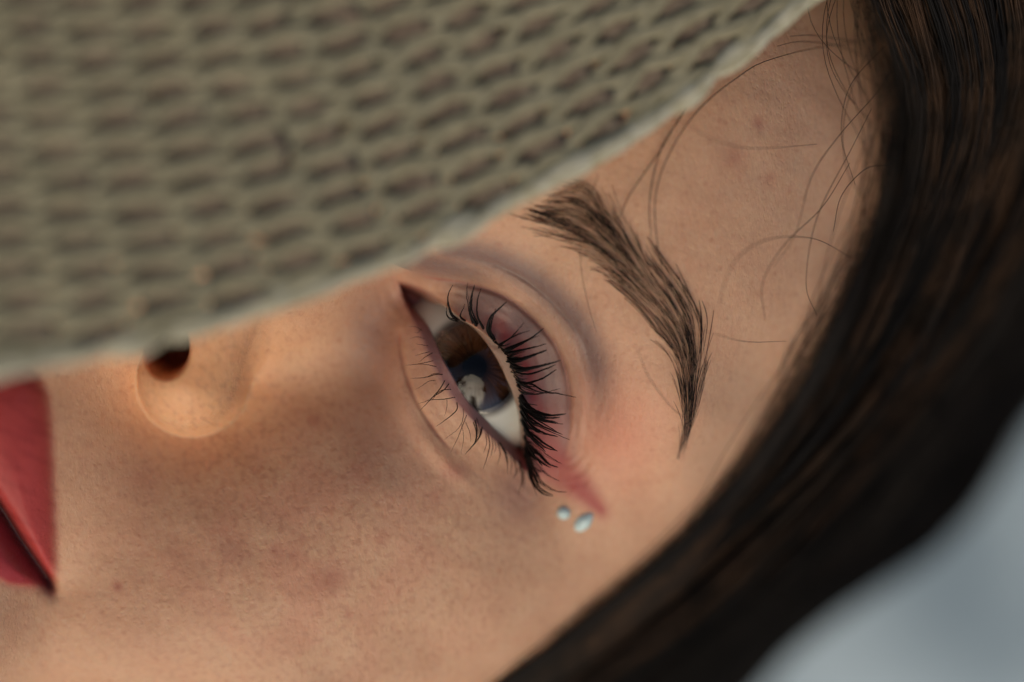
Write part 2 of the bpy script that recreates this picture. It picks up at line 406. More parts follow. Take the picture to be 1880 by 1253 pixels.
def height_table(P):
    i = np.clip((P[:, 0] + 90), 0, 209.999); j = np.clip((P[:, 1] + 90), 0, 199.999)
    a = i.astype(int); b = j.astype(int); u = i - a; v = j - b
    return _gz[a, b] * (1 - u) * (1 - v) + _gz[a + 1, b] * u * (1 - v) + _gz[a, b + 1] * (1 - u) * v + _gz[a + 1, b + 1] * u * v
def hz(px, py):
    """Height of the skin where a ray through that pixel meets it."""
    z = 0.0
    for _ in range(4): z = float(height(XY(px, py, z)[None], False)[0])
    return z
def on(px, py, up=0.0):
    z = hz(px, py); return P3(px, py, z + up)

def eye_surface(P):
    r = np.hypot(*(P - EC).T)
    s = ZE + np.sqrt(np.clip(RE ** 2 - r ** 2, 0, None))
    c = s + 0.04 + 1.55 * np.clip(1 - (r / 6.0) ** 2, 0, 1) ** 1.5
    return np.maximum(np.where(r < 5.9, c, s), -7.6)

# ------------------------------------------------------------------ person
person = empty('person', tuple(world(BC.tolist() + [-165.0])), 'dark-haired woman with red eye makeup, half her face under the straw brim', 'person')
PG = person

def build_head():
    N, K = 1120, 380; h = N // 2
    def loop(u, lo):
        a = spline(u, h + 1)[:-1]; b = spline(lo, h + 1)[::-1][:-1]; return np.vstack([a, b])
    co, ci = loop(OUT_UP, OUT_LO), loop(IN_UP, IN_LO)
    u = np.arange(N) / N
    phi = math.radians(124.6) - 2 * math.pi * u
    dirs = np.stack([np.cos(phi), np.sin(phi)], 1)
    e0 = XY(862, 700); dd = e0 - BC
    A = (dirs @ AX / BA) ** 2 + (dirs @ AL / BB) ** 2
    Bq = 2 * ((dirs @ AX) * (dd @ AX) / BA ** 2 + (dirs @ AL) * (dd @ AL) / BB ** 2)
    Cq = (dd @ AX / BA) ** 2 + (dd @ AL / BB) ** 2 - 1
    t = (-Bq + np.sqrt(Bq ** 2 - 4 * A * Cq)) / (2 * A)
    bo = e0 + dirs * t[:, None] * 0.9995
    g = 1.35; tt = (np.exp(g * np.arange(K + 1) / K) - 1) / (math.exp(g) - 1)
    G = co[None] * (1 - tt[:, None, None]) + bo[None] * tt[:, None, None]
    # relax the first rings so they follow the lid's outline
    P = G.reshape(-1, 2); z = height(P).reshape(K + 1, N)
    z_out = z[0].copy()
    rings = []; cols = []
    # lid margin: lash line -> wet line -> behind the eyeball's surface
    zi = eye_surface(ci) + 0.06
    zi = np.minimum(zi, z_out - 0.15)
    for f, dzz in ((1.0, -3.0), (1.0, -1.0)):
        rings.append(np.c_[ci, zi + dzz])
    for f in np.linspace(1, 0, 9)[:-1]:
        e = f ** 1.7 if True else f
        rings.append(np.c_[ci * f + co * (1 - f), zi * f ** 1.5 + z_out * (1 - f ** 1.5) ])
    nm = len(rings)
    skin = np.dstack([G, z])
    back = []
    for k in range(1, 25):
        a = k / 24 * math.pi / 2
        q = BC + (bo - BC) * math.cos(a) * (1 if k < 24 else 1) + 0
        back.append(np.c_[q, np.full(N, ZB - 95 * math.sin(a)) + (z[-1] - ZB) * math.cos(a)])
    back[-1][:, :2] = BC + (bo - BC) * 0.01
    allr = np.concatenate([np.array(rings), skin, np.array(back)])
    R = len(allr)
    V = allr.reshape(-1, 3)
    i, j = np.meshgrid(np.arange(R - 1), np.arange(N), indexing='ij')
    a = i * N + j; b = i * N + (j + 1) % N
    F = np.stack([a, a + N, b + N, b], -1).reshape(-1, 4)
    cap = np.arange((R - 1) * N, R * N)
    # ---- colour of the skin and make-up, with some light and shade painted in
    Q = V[:, :2]
    col = np.tile(np.array([0.62, 0.385, 0.245]), (len(Q), 1))
    def lay(mask, c, blend=1.0):
        nonlocal col
        mk = np.clip(mask * blend, 0, 1)[:, None]; col = col * (1 - mk) + np.array(c) * mk
    def blob(px, py, r, rx=1.0, z=0):
        c = XY(px, py, z); d = Q - c; return np.exp(-((d[:, 0] / r) ** 2 + (d[:, 1] / (r * rx)) ** 2))
    nlo = 0.5 + noise(Q, 7, seed=21); nmid = 0.5 + noise(Q, 2.2, seed=22); nfi = 0.5 + noise(Q, 0.8, seed=23)
    lay(blob(560, 1020, 17) * sstep(0.35, 0.8, nlo), (0.60, 0.305, 0.20), 0.6)
    lay(blob(420, 1000, 14) * nmid, (0.60, 0.32, 0.21), 0.4)
    lay(blob(683, 620, 3.6, 2.2), (0.20, 0.145, 0.13), 0.75); lay(blob(720, 760, 5.5, 1.8), (0.42, 0.26, 0.20), 0.45)  # grey patch beside the nose: skin pigment and painted shade together
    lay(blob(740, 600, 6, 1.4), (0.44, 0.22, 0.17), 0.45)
    lay(blob(360, 690, 9, 1, 6), (0.82, 0.47, 0.24), 0.95)  # wing of the nose: its lit glow painted in as brighter orange
    lay(sstep(0.62, 0.95, nfi) * (0.3 + 0.7 * blob(560, 1000, 22)), (0.48, 0.25, 0.16), 0.55)
    for (x, y, r, s) in ((610,1062,1.4,.6),(835,862,1.1,.75),(660,868,1.2,.45),(215,1078,.45,.8),(575,775,.5,.5),(425,1015,1.3,.35),(700,985,.6,.4),
                         (1390,228,.5,.6),(1345,292,.9,.4),(260,880,1.4,.25),(505,1010,.4,.5),(540,1020,.35,.5),(640,1130,.5,.4),(1410,330,.5,.4),(555,990,.5,.45),(800,915,.8,.3)):
        lay(blob(x, y, r * 1.5), (0.42, 0.16, 0.11), s)
    # eye shadow: mauve lid, taupe crease, red towards the lashes and out into a wing, coral over the temple
    w = np.hypot(*(Q - XY(930, 690)).T) < 30
    q = Q[w]
    dc, s, at = pdist(q, CREASE); d = dc * s
    du, su, au = pdist(q, OUT_UP); d_l = du * su
    lidm = np.zeros(len(Q)); cr = np.zeros(len(Q)); rd = np.zeros(len(Q)); ln = np.zeros(len(Q)); ta = np.zeros(len(Q)); pale = np.zeros(len(Q))
    rdend = sstep(1.0, 0.96, au)
    onlid = sstep(0.5, -0.3, d) * sstep(-0.1, 0.5, d_l)
    lidm[w] = onlid * sstep(0.12, 0.3, au) * rdend
    pale[w] = np.exp(-((d - 0.9) / 0.8) ** 2) * sstep(0.2, 0.45, at)
    ta[w] = np.exp(-((d - 3.6) / 2.2) ** 2) * sstep(0.0, 0.12, at) * sstep(1.0, 0.65, at)
    ta[w] = np.maximum(ta[w], np.exp(-((d - 1.6) / 2.2) ** 2) * sstep(0.5, 0.1, at))
    ln[w] = np.exp(-(d / 0.22) ** 2) * sstep(0.0, 0.1, at) * sstep(1, .8, at)
    rd[w] = np.exp(-((d_l - 1.6) / 1.5) ** 2) * (d_l > -0.3) * sstep(0.22, 0.5, au) * (0.68 + 0.5 * (0.5 + noise(q, 1.5, seed=31))) * rdend
    rd[w] = np.maximum(rd[w], np.exp(-((d_l - 2.6) / 2.4) ** 2) * (d_l > -0.3) * sstep(0.60, 0.8, au) * sstep(1.0, 0.96, au))
    bl = np.maximum(blob(1125, 800, 6.0, 1.25, -2), 0.75 * blob(1075, 745, 4.5, 1.5, -1))
    lay(bl, (0.66, 0.26, 0.17), 0.62)
    lay(ta, (0.165, 0.115, 0.112), 0.88)
    lay(pale, (0.50, 0.34, 0.27), 0.5)
    lay(lidm, (0.29, 0.215, 0.205), 0.82)
    lay(rd, (0.36, 0.075, 0.07), 0.85)
    lay(ln, (0.36, 0.13, 0.10), 0.6)
    wing = spline(poly([(985,850,-6),(1020,868,-6),(1060,898,-7),(1103,935,-8)]), 30)
    dw, sw_, aw = pdist(Q, wing)
    wid = 1.5 * (1 - aw) + 0.25
    hard = np.where(sw_ > 0, np.exp(-(dw / (wid * 1.9)) ** 2), np.exp(-(dw / 0.55) ** 2))
    lay(hard * sstep(0.35, 0.6, aw), (0.37, 0.062, 0.055), 0.8)
    wedge = poly([(975,790,-4),(1000,815,-5),(1038,846,-5),(1072,882,-6),(1106,940,-8),(1060,912,-7),(1020,888,-7),(988,868,-6)])
    lay(sstep(1.9, -0.8, sdf(Q, wedge)), (0.38, 0.080, 0.072), 0.85)
    # lower lid: pink lash line, red folds
    dlo, slo, alo = pdist(Q, OUT_LO)
    lay(np.exp(-(dlo / 0.9) ** 2) * (slo < 0) * sstep(1.0, 0.90, alo) * 0.8, (0.42, 0.22, 0.19), 0.5)
    dl, _, at = pdist(Q, LOCREASE)
    lay(np.exp(-(dl / 0.25) ** 2) * sstep(0, .1, at) * sstep(1, .8, at), (0.44, 0.15, 0.10), 0.55)
    lay(np.exp(-(dl / 1.6) ** 2) * nmid, (0.60, 0.37, 0.23), 0.5)
    lay(blob(955, 900, 3.0, 1.3, -5), (0.36, 0.20, 0.18), 0.5)
    # lips
    su_, sl_ = sdf(Q, UPPG), sdf(Q, LOPG)
    edge = 0.10 * noise(Q, 1.0, seed=41)
    lipm = sstep(0.9, -0.8, sdf(Q, LIPS) + edge); lay(lipm * (su_ < sl_), (0.43, 0.062, 0.058)); lay(lipm * (su_ >= sl_), (0.30, 0.026, 0.036)); lay(lipm * sstep(0.55, 0.9, 0.5 + noise(Q @ np.array([[0.84, 0.54], [-0.54, 0.84]]), 1.6, 0.35, 1.6, seed=43)), (0.25, 0.022, 0.026), 0.3)  # lower lip painted darker than the upper to carry its shade
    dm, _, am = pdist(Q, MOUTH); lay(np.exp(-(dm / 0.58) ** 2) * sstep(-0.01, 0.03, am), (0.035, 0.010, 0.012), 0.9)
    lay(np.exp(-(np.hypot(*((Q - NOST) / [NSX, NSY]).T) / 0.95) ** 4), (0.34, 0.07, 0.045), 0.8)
    dm, _, _ = pdist(Q, MOUTH)
    # lid margin
    C = col.reshape(R, N, 3)
    up = (np.arange(N) < h)[:, None]
    mar = np.where(up, np.array([0.28, 0.185, 0.135]), np.array([0.33, 0.175, 0.16]))  # upper rim colour darkened to carry the lashes' shadow
    inner = np.clip(1 - np.minimum(u, 1 - u) / 0.10, 0, 1)[:, None] ** 0.7
    outer = np.clip(1 - np.abs(u - 0.5) / 0.055, 0, 1)[:, None]
    mar = mar * (1 - inner) + np.array([0.22, 0.07, 0.055]) * inner  # dark red flesh, deepened to paint in the corner's shade
    mar = mar * (1 - outer) + np.array([0.42, 0.09, 0.07]) * outer
    for k in range(nm):
        C[k] = mar
    for k in range(5):
        f = 0.8 * (1 - k / 5); C[nm + k] = C[nm + k] * (1 - f) + mar * f
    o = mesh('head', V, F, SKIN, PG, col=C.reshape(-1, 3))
    return o
HEAD = build_head()
ROOTS[HEAD.name] = ROOTS[person.name]

def build_neck():
    K, N = 24, 64; f = np.linspace(0, 1, K); a = np.arange(N) * 2 * math.pi / N; V = []
    for t in f:
        c = BC - AX * (50 + 150 * t); r = 47 + 10 * t ** 3 - 4 * math.sin(t * math.pi); zc = -92 - 6 * t
        V.append(np.c_[c + np.outer(np.cos(a), AL) * r * 1.05, zc + np.sin(a) * r * 0.95])
    i, j = np.meshgrid(np.arange(K - 1), np.arange(N), indexing='ij'); k = i * N + j; k2 = i * N + (j + 1) % N
    mesh('neck', np.array(V).reshape(-1, 3), np.stack([k, k2, k2 + N, k + N], -1).reshape(-1, 4), SKIN, PG, col=np.tile([0.62, 0.385, 0.245], (K * N, 1)))
build_neck()

# ------------------------------------------------------------------ eyeball
def lathe(prof, n=128):
    prof = np.asarray(prof, float); a = np.arange(n) * 2 * math.pi / n
    V = np.stack([EC[0] + prof[:, 0, None] * np.cos(a), EC[1] + prof[:, 0, None] * np.sin(a), ZE + np.repeat(prof[:, 1, None], n, 1)], -1)
    i, j = np.meshgrid(np.arange(len(prof) - 1), np.arange(n), indexing='ij'); k = i * n + j; k2 = i * n + (j + 1) % n
    return V.reshape(-1, 3), np.stack([k, k2, k2 + n, k + n], -1).reshape(-1, 4)
def build_eye():
    th = np.radians(np.r_[np.linspace(27.0, 60, 50), np.linspace(62, 179, 60)])[::-1]
    pr = np.stack([RE * np.sin(th), RE * np.cos(th)], 1)
    V, F = lathe(pr); r = np.hypot(*(V[:, :2] - EC).T); d = V[:, :2] - EC
    c = np.tile(np.array([0.50, 0.50, 0.455]), (len(V), 1))
    k = sstep(7.0, 5.7, r)[:, None]; c = c * (1 - k) + np.array([0.03, 0.025, 0.025]) * k
    k = sstep(8.5, 12.5, r)[:, None] * 0.7; c = c * (1 - k) + np.array([0.52, 0.33, 0.28]) * k
    eye = mesh('eyeball', V, F, sclera_material(), PG, col=c); ROOTS[eye.name] = ROOTS[person.name]
    pr = [(1.5 + (5.85 - 1.5) * f, 9.95 + 0.45 * f + 0.10 * math.sin(f * 6.3)) for f in np.linspace(0, 1, 48)]
    V, F = lathe(pr, 360); d = V[:, :2] - EC; r = np.hypot(*d.T); a = np.arctan2(d[:, 1], d[:, 0])
    q = np.stack([np.cos(a) * 9 + np.sign(np.cos(a)) * 0, np.sin(a) * 9], 1)
    fib = 0.5 + noise(np.stack([np.cos(a) * 14 + r * 0.5, np.sin(a) * 14 + r * 0.2], 1), 1.0, seed=51); fib2 = 0.5 + noise(np.stack([np.cos(a) * 40, np.sin(a) * 40 + r * 0.7], 1), 1.0, seed=52)
    V[:, 2] += 0.10 * (fib - 0.5) + 0.06 * (fib2 - 0.5)
    f = np.clip((r - 1.5) / 4.35, 0, 1)
    dark, mid = np.array([0.008, 0.003, 0.0015]), np.array([0.046, 0.0150, 0.0045])
    mixf = np.clip(0.25 + 0.9 * (fib * 0.6 + fib2 * 0.5 - 0.2), 0, 1) * sstep(0.0, 0.25, f) * sstep(1.0, 0.72, f)
    c = dark + (mid - dark) * mixf[:, None]
    k = sstep(0.82, 1.0, f)[:, None]; c = c * (1 - k) + np.array([0.012, 0.008, 0.007]) * k
    mesh('iris', V, F, tint_material('iris', 0.7, 0.03), eye, col=c)
    V, F = lathe([(1.55, 9.99), (1.47, 9.6), (1.7, 8.6), (1.0, 8.0), (0.01, 7.9)], 64)
    bm_, n, l, b = mat('pupil'); b.inputs['Base Color'].default_value = (0.002, 0.002, 0.002, 1); b.inputs['Roughness'].default_value = 0.9; b.inputs['Specular IOR Level'].default_value = 0.0
    mesh('pupil', V, F, bm_, eye)
    rr = np.linspace(0.002, 5.98, 60)
    V, F = lathe(np.stack([rr, np.sqrt(RE ** 2 - rr ** 2) + 0.04 + 1.55 * np.clip(1 - (rr / 6.0) ** 2, 0, 1) ** 1.5], 1), 160)
    mesh('cornea', V, F, cornea_material(), eye)
    # flesh in the inner corner, its red darkened to paint in the shade there
    a, b2 = np.meshgrid(np.linspace(0, 2 * math.pi, 48, endpoint=False), np.linspace(0.01, math.pi - 0.01, 24))
    S = np.stack([np.sin(b2) * np.cos(a), np.sin(b2) * np.sin(a), np.cos(b2)], -1).reshape(-1, 3)
    S = S * (1 + 0.07 * noise(S[:, :2] * 3, 1.0, seed=61)[:, None])
    ax = XY(785, 590) - XY(738, 530); ax /= np.linalg.norm(ax); ay = np.array([-ax[1], ax[0]])
    c0 = XY(762, 560); V = np.c_[c0 + S[:, :1] * ax * 3.6 + S[:, 1:2] * ay * 1.9, -8.6 + S[:, 2] * 1.6]
    i, j = np.meshgrid(np.arange(23), np.arange(48), indexing='ij'); k = i * 48 + j; k2 = i * 48 + (j + 1) % 48
    fm, n, l, b = mat('tear_flesh'); b.inputs['Base Color'].default_value = (0.20, 0.062, 0.05, 1); b.inputs['Roughness'].default_value = 0.35
    mesh('caruncle', V, np.stack([k, k2, k2 + 48, k + 48], -1).reshape(-1, 4), fm, eye)
build_eye()

# ------------------------------------------------------------------ lashes
A_ = (660, 470, 5.446); B_ = (880, 560, 6.265); C_ = (900, 720, 6.265); D_ = (740, 680, 5.22)
UPPER = [  # crop, thickness, points from root to tip
 (A_,.8,[(990,640),(930,590),(895,500),(885,400),(930,290)]),(A_,.6,[(1060,650),(1010,600),(1040,520),(1055,480)]),(A_,.5,[(1130,680),(1095,560),(1080,450),(1070,400),(1082,265)]),
 (A_,1.2,[(1170,700),(1110,580),(1115,430),(1150,290)]),(A_,.9,[(1240,730),(1180,600),(1180,450),(1215,325)]),(A_,.5,[(1000,640),(900,620),(870,560),(885,450)]),
 (B_,1.5,[(160,380),(100,270),(130,150),(200,70),(315,-38)]),(B_,.8,[(180,400),(130,300),(150,170),(190,40)]),
 (B_,.7,[(225,490),(300,420),(380,360),(515,205)]),(B_,.7,[(220,460),(330,400),(450,340),(580,295)]),
 (B_,1.2,[(290,525),(450,450),(600,380),(740,270)]),(B_,.8,[(300,550),(450,470),(600,390),(690,355)]),(B_,.9,[(320,560),(500,520),(640,485),(775,450)]),
 (B_,.6,[(350,590),(450,560),(530,535)]),(B_,1.4,[(330,630),(450,640),(600,590),(775,520)]),(B_,1.5,[(365,700),(480,745),(600,730),(760,690),(935,640)]),
 (B_,.9,[(420,770),(500,795),(600,790),(750,740),(880,690)]),(B_,1.1,[(430,890),(520,905),(600,890),(740,840),(885,745)]),(B_,.5,[(480,910),(600,970),(720,1010),(850,985),(930,965)]),
 (B_,.9,[(500,890),(620,920),(700,970),(800,1010),(900,1020),(1110,1065)]),(B_,.7,[(470,1000),(620,1030),(760,1015),(870,1020)]),(B_,.6,[(450,910),(540,950),(640,985),(750,1010)]),
 (C_,1.5,[(345,50),(440,180),(560,245),(720,270),(870,250)]),(C_,1.5,[(350,80),(450,210),(560,280),(700,300),(800,290)]),(C_,1.1,[(355,120),(470,240),(600,310),(780,350)]),
 (C_,.8,[(360,160),(480,270),(620,340),(840,370)]),(C_,1.1,[(365,220),(500,330),(640,410),(830,490)]),(C_,1.0,[(375,260),(500,400),(620,470),(780,515)]),(C_,.5,[(380,300),(520,370),(660,440),(920,555)]),
 (C_,1.4,[(390,420),(520,510),(620,590),(775,680)]),(C_,1.0,[(395,450),(540,570),(640,640),(750,675)]),(C_,.6,[(400,540),(560,640),(660,730),(825,830)]),
 (C_,1.5,[(410,600),(560,720),(660,820),(780,870)]),(C_,1.1,[(415,660),(540,760),(640,840),(700,870)]),(C_,.6,[(420,740),(560,860),(650,950),(800,1030)]),
 (C_,.8,[(425,780),(530,920),(600,1040),(760,1140),(880,1150)]),(C_,1.1,[(420,800),(500,960),(570,1100),(720,1190)]),(C_,1.0,[(430,820),(460,960),(500,1070),(600,1170),(720,1200)]),
 (C_,.5,[(430,860),(440,960),(480,1050),(540,1200)]),(C_,1.2,[(360,200),(430,330),(500,420),(570,480)]),(C_,1.2,[(380,350),(450,480),(540,590),(640,690)]),(C_,1.2,[(395,500),(450,640),(530,760),(600,850)]),
 (C_,1.2,[(405,620),(450,760),(500,880),(560,980)]),(C_,1.3,[(370,300),(420,420),(490,520),(580,600)]),(C_,1.2,[(350,140),(400,260),(460,340),(540,400)]),(C_,1.0,[(400,700),(440,820),(480,920),(520,1010)])]
LOWER = [
 (D_,.8,[(380,40),(300,45),(210,70),(70,80)]),(D_,.6,[(350,30),(290,35),(240,60)]),(D_,.5,[(310,100),(250,105),(180,150),(120,185)]),(D_,.9,[(400,100),(360,170),(310,230),(160,390)]),
 (D_,.9,[(440,130),(390,190),(300,250),(230,290)]),(D_,.7,[(460,185),(380,190),(330,220),(270,300)]),(D_,.7,[(500,260),(380,280),(270,285),(140,325)]),(D_,.45,[(420,280),(420,350),(400,440)]),
 (D_,.9,[(515,310),(515,380),(430,460),(315,540)]),(D_,.5,[(575,370),(575,460),(520,570),(390,665)]),(D_,.6,[(610,430),(570,530),(520,660),(455,790)]),(D_,.4,[(560,520),(580,640),(555,810)]),
 (D_,.5,[(600,500),(640,600),(650,690)]),(D_,1.3,[(690,480),(710,580),(690,690),(640,755)]),(D_,1.3,[(745,560),(730,640),(680,710),(595,805)]),(D_,.6,[(790,600),(800,700),(770,800)]),
 (D_,.9,[(810,600),(830,720),(800,850),(765,950)]),(D_,.7,[(850,640),(860,740),(830,850)]),(D_,.9,[(900,690),(930,790),(905,910)]),(D_,1.0,[(920,700),(990,820),(1000,1000)]),
 (D_,.8,[(930,720),(975,800),(990,880)]),(D_,.9,[(1040,820),(1090,950),(1060,1040)]),(D_,1.0,[(1110,880),(1140,1050),(1100,1200)]),(D_,.7,[(1000,780),(1040,880),(1030,1000)]),(D_,.7,[(870,660),(890,740),(870,800)]),
 (A_,.5,[(700,960),(620,980),(560,1000)]),(A_,.6,[(730,970),(660,1010),(600,1060)]),(A_,.6,[(735,1050),(600,1080),(460,1095)]),(A_,.6,[(770,1110),(680,1090),(580,1085)]),
 (A_,.4,[(650,830),(580,810),(500,830)]),(A_,.4,[(630,750),(560,710),(490,710)]),(A_,.4,[(620,730),(580,770),(540,760)]),(A_,.45,[(690,900),(620,890),(560,880)]),
 (C_,.9,[(365,840),(395,980),(370,1150)]),(C_,.6,[(270,770),(300,870),(270,1000)]),(C_,.8,[(340,820),(330,900),(300,960)])]
for _k in range(26):   # short ones that fill the lash line towards the outer corner
    _f = 0.42 + 0.56 * _k / 25; _a = OUT_UP[:, :]
    _i = _f * (len(OUT_UP) - 1); _b = np.array([np.interp(_i, np.arange(len(OUT_UP)), OUT_UP[:, k]) for k in (0, 1)])
    _x, _y = _b[0] * PXMM + 940, 626.5 - _b[1] * PXMM
    _ln = random.uniform(20, 42); _d = 0.15 + 0.75 * (_f - 0.42) / 0.56 + random.uniform(-.2, .2)
    UPPER.append(((0, 0, 1.0), random.uniform(.5, .9), [(_x - 2, _y - 2), (_x + _ln * .45 * math.cos(_d + .35), _y + _ln * .45 * math.sin(_d + .35)), (_x + _ln * math.cos(_d), _y + _ln * math.sin(_d))]))
def lashes():
    for up, L in ((True, UPPER), (False, LOWER)):
        for ki, (cr, th, pts) in enumerate(L):
            pp = crop(pts, *cr); K = 22
            z0 = hz(*pp[0]) + 0.05
            s2 = spline([(a, b) for a, b in pp], K)
            t = np.linspace(0, 1, K)
            rise = (3.2 if up else 1.6) + random.uniform(-.5, .7)
            if up and cr is C_: rise = 4.2
            zz = z0 + rise * np.sin(t * 1.35) / math.sin(1.35)
            base = np.array([P3(a, b, c) for (a, b), c in zip(s2, zz)])
            strands = [base]; rad = [1.0]
            for q in range(2 if th > 0.9 else 1 if up else 0):
                o = base + np.outer(np.sin(t * math.pi) * random.uniform(-.22, .22) + (1 - t) * random.uniform(-.35, .35), [0.6, 0.75, 0]) + np.outer(t, [0, 0, random.uniform(-.5, .5)])
                e = random.uniform(0.72, 0.98); idx = np.linspace(0, (K - 1) * e, K)
                strands.append(np.stack([np.interp(idx, np.arange(K), o[:, k]) for k in range(3)], 1)); rad.append(random.uniform(.5, .8))
            S = np.array(strands)
            S[:, 1:] += 0.018 * rng.normal(size=S[:, 1:].shape) * np.linspace(0.3, 1, K - 1)[None, :, None]
            prof = (1.0 - 0.80 * t ** 1.8) * (0.85 + 0.15 * np.minimum(1, t * 6)) * (1 + (0.35 if up else 0.0) * np.exp(-(t / 0.18) ** 2))
            R = np.array(rad)[:, None] * prof[None] * (0.120 * th if up else 0.074 * th)
            if up: R *= 1 + 0.28 * rng.random(R.shape); R[:, -4:-1] *= (1 + 0.6 * rng.random((len(S), 1)))
            V, F = tubes(S, R, 4)
            o = mesh('eyelash', V, F, LASH if up else LASH2 if th < 0.6 else LASH, HEAD)
lashes()

# ------------------------------------------------------------------ eyebrow
def eyebrow():
    s3 = 1.789
    lo = spline(np.array(crop([(45,378),(150,455),(240,520),(320,600),(400,690),(460,780),(520,860),(550,980),(560,1090),(545,1190)], 940, 180, s3)), 80)
    hi = spline(np.array(crop([(150,300),(262,283),(345,360),(415,440),(490,530),(570,620),(625,700),(640,780),(632,900),(605,1040),(545,1190)], 940, 180, s3)), 80)
    K = 14; C = []; R = []
    def at(t, s):
        i = np.clip(t, 0, 1) * 79; a = np.array([np.interp(i, np.arange(80), lo[:, k]) for k in (0, 1)]); b = np.array([np.interp(i, np.arange(80), hi[:, k]) for k in (0, 1)])
        return (a + (b - a) * s).T
    for k in range(370):
        t0 = random.random() ** 1.15 * 0.94 - 0.02
        s0 = random.betavariate(1.2, 1.2) * 1.3 - 0.15
        ln = random.uniform(0.15, 0.27) * (1.0 if t0 < 0.6 else 0.75)
        tt = t0 + ln * np.linspace(0, 1, K)
        tgt = 0.55 if t0 < 0.4 else 0.5
        conv = (0.75 if t0 < 0.3 else 0.42) * random.uniform(0.6, 1.15)
        ss = s0 + (tgt - s0) * conv * np.linspace(0, 1, K) ** 0.8
        if t0 < 0.14:   # hairs at the head of the brow fan outwards before they bend
            f = (0.14 - t0) / 0.14
            tt = np.maximum(t0 - 0.05 * f, 0) + (ln + .06 * f) * np.linspace(0, 1, K); ss = ss + (s0 - 0.5) * 0.2 * f * (1 - np.linspace(0, 1, K))
        p = at(tt, ss)
        w = rng.normal(size=2) * (4.5 if t0 > 0.12 else 9.0)
        p = p + w * np.linspace(-1, 1, K)[:, None]
        if p[-1, 1] > 845: continue
        C.append(p); R.append(random.uniform(0.024, 0.050) * (1.1 if t0 < 0.55 else 0.9 if t0 < 0.75 else 0.6))
    C = np.array(C); S = len(C)
    pts = C.reshape(-1, 2); z = np.zeros(len(pts))
    for _ in range(3): z = height(np.stack([(pts[:, 0] - 940) / PXMM * (D - z) / D, -(pts[:, 1] - 626.5) / PXMM * (D - z) / D], 1), False)
    lift = (0.05 + np.sin(np.linspace(0, 1, K) * 2.6)[None] * rng.uniform(0.25, 0.9, size=(S, 1))).ravel()
    z = z + lift; kz = (D - z) / D
    W = np.stack([(pts[:, 0] - 940) / PXMM * kz, -(pts[:, 1] - 626.5) / PXMM * kz, z], 1).reshape(S, K, 3)
    prof = (1 - 0.85 * np.linspace(0, 1, K) ** 1.6) * np.minimum(1, 0.45 + 3 * np.linspace(0, 1, K))
    V, F = tubes(W, np.array(R)[:, None] * prof[None], 4)
    mesh('eyebrow', V, F, BROWM, HEAD, kind='stuff')
eyebrow()

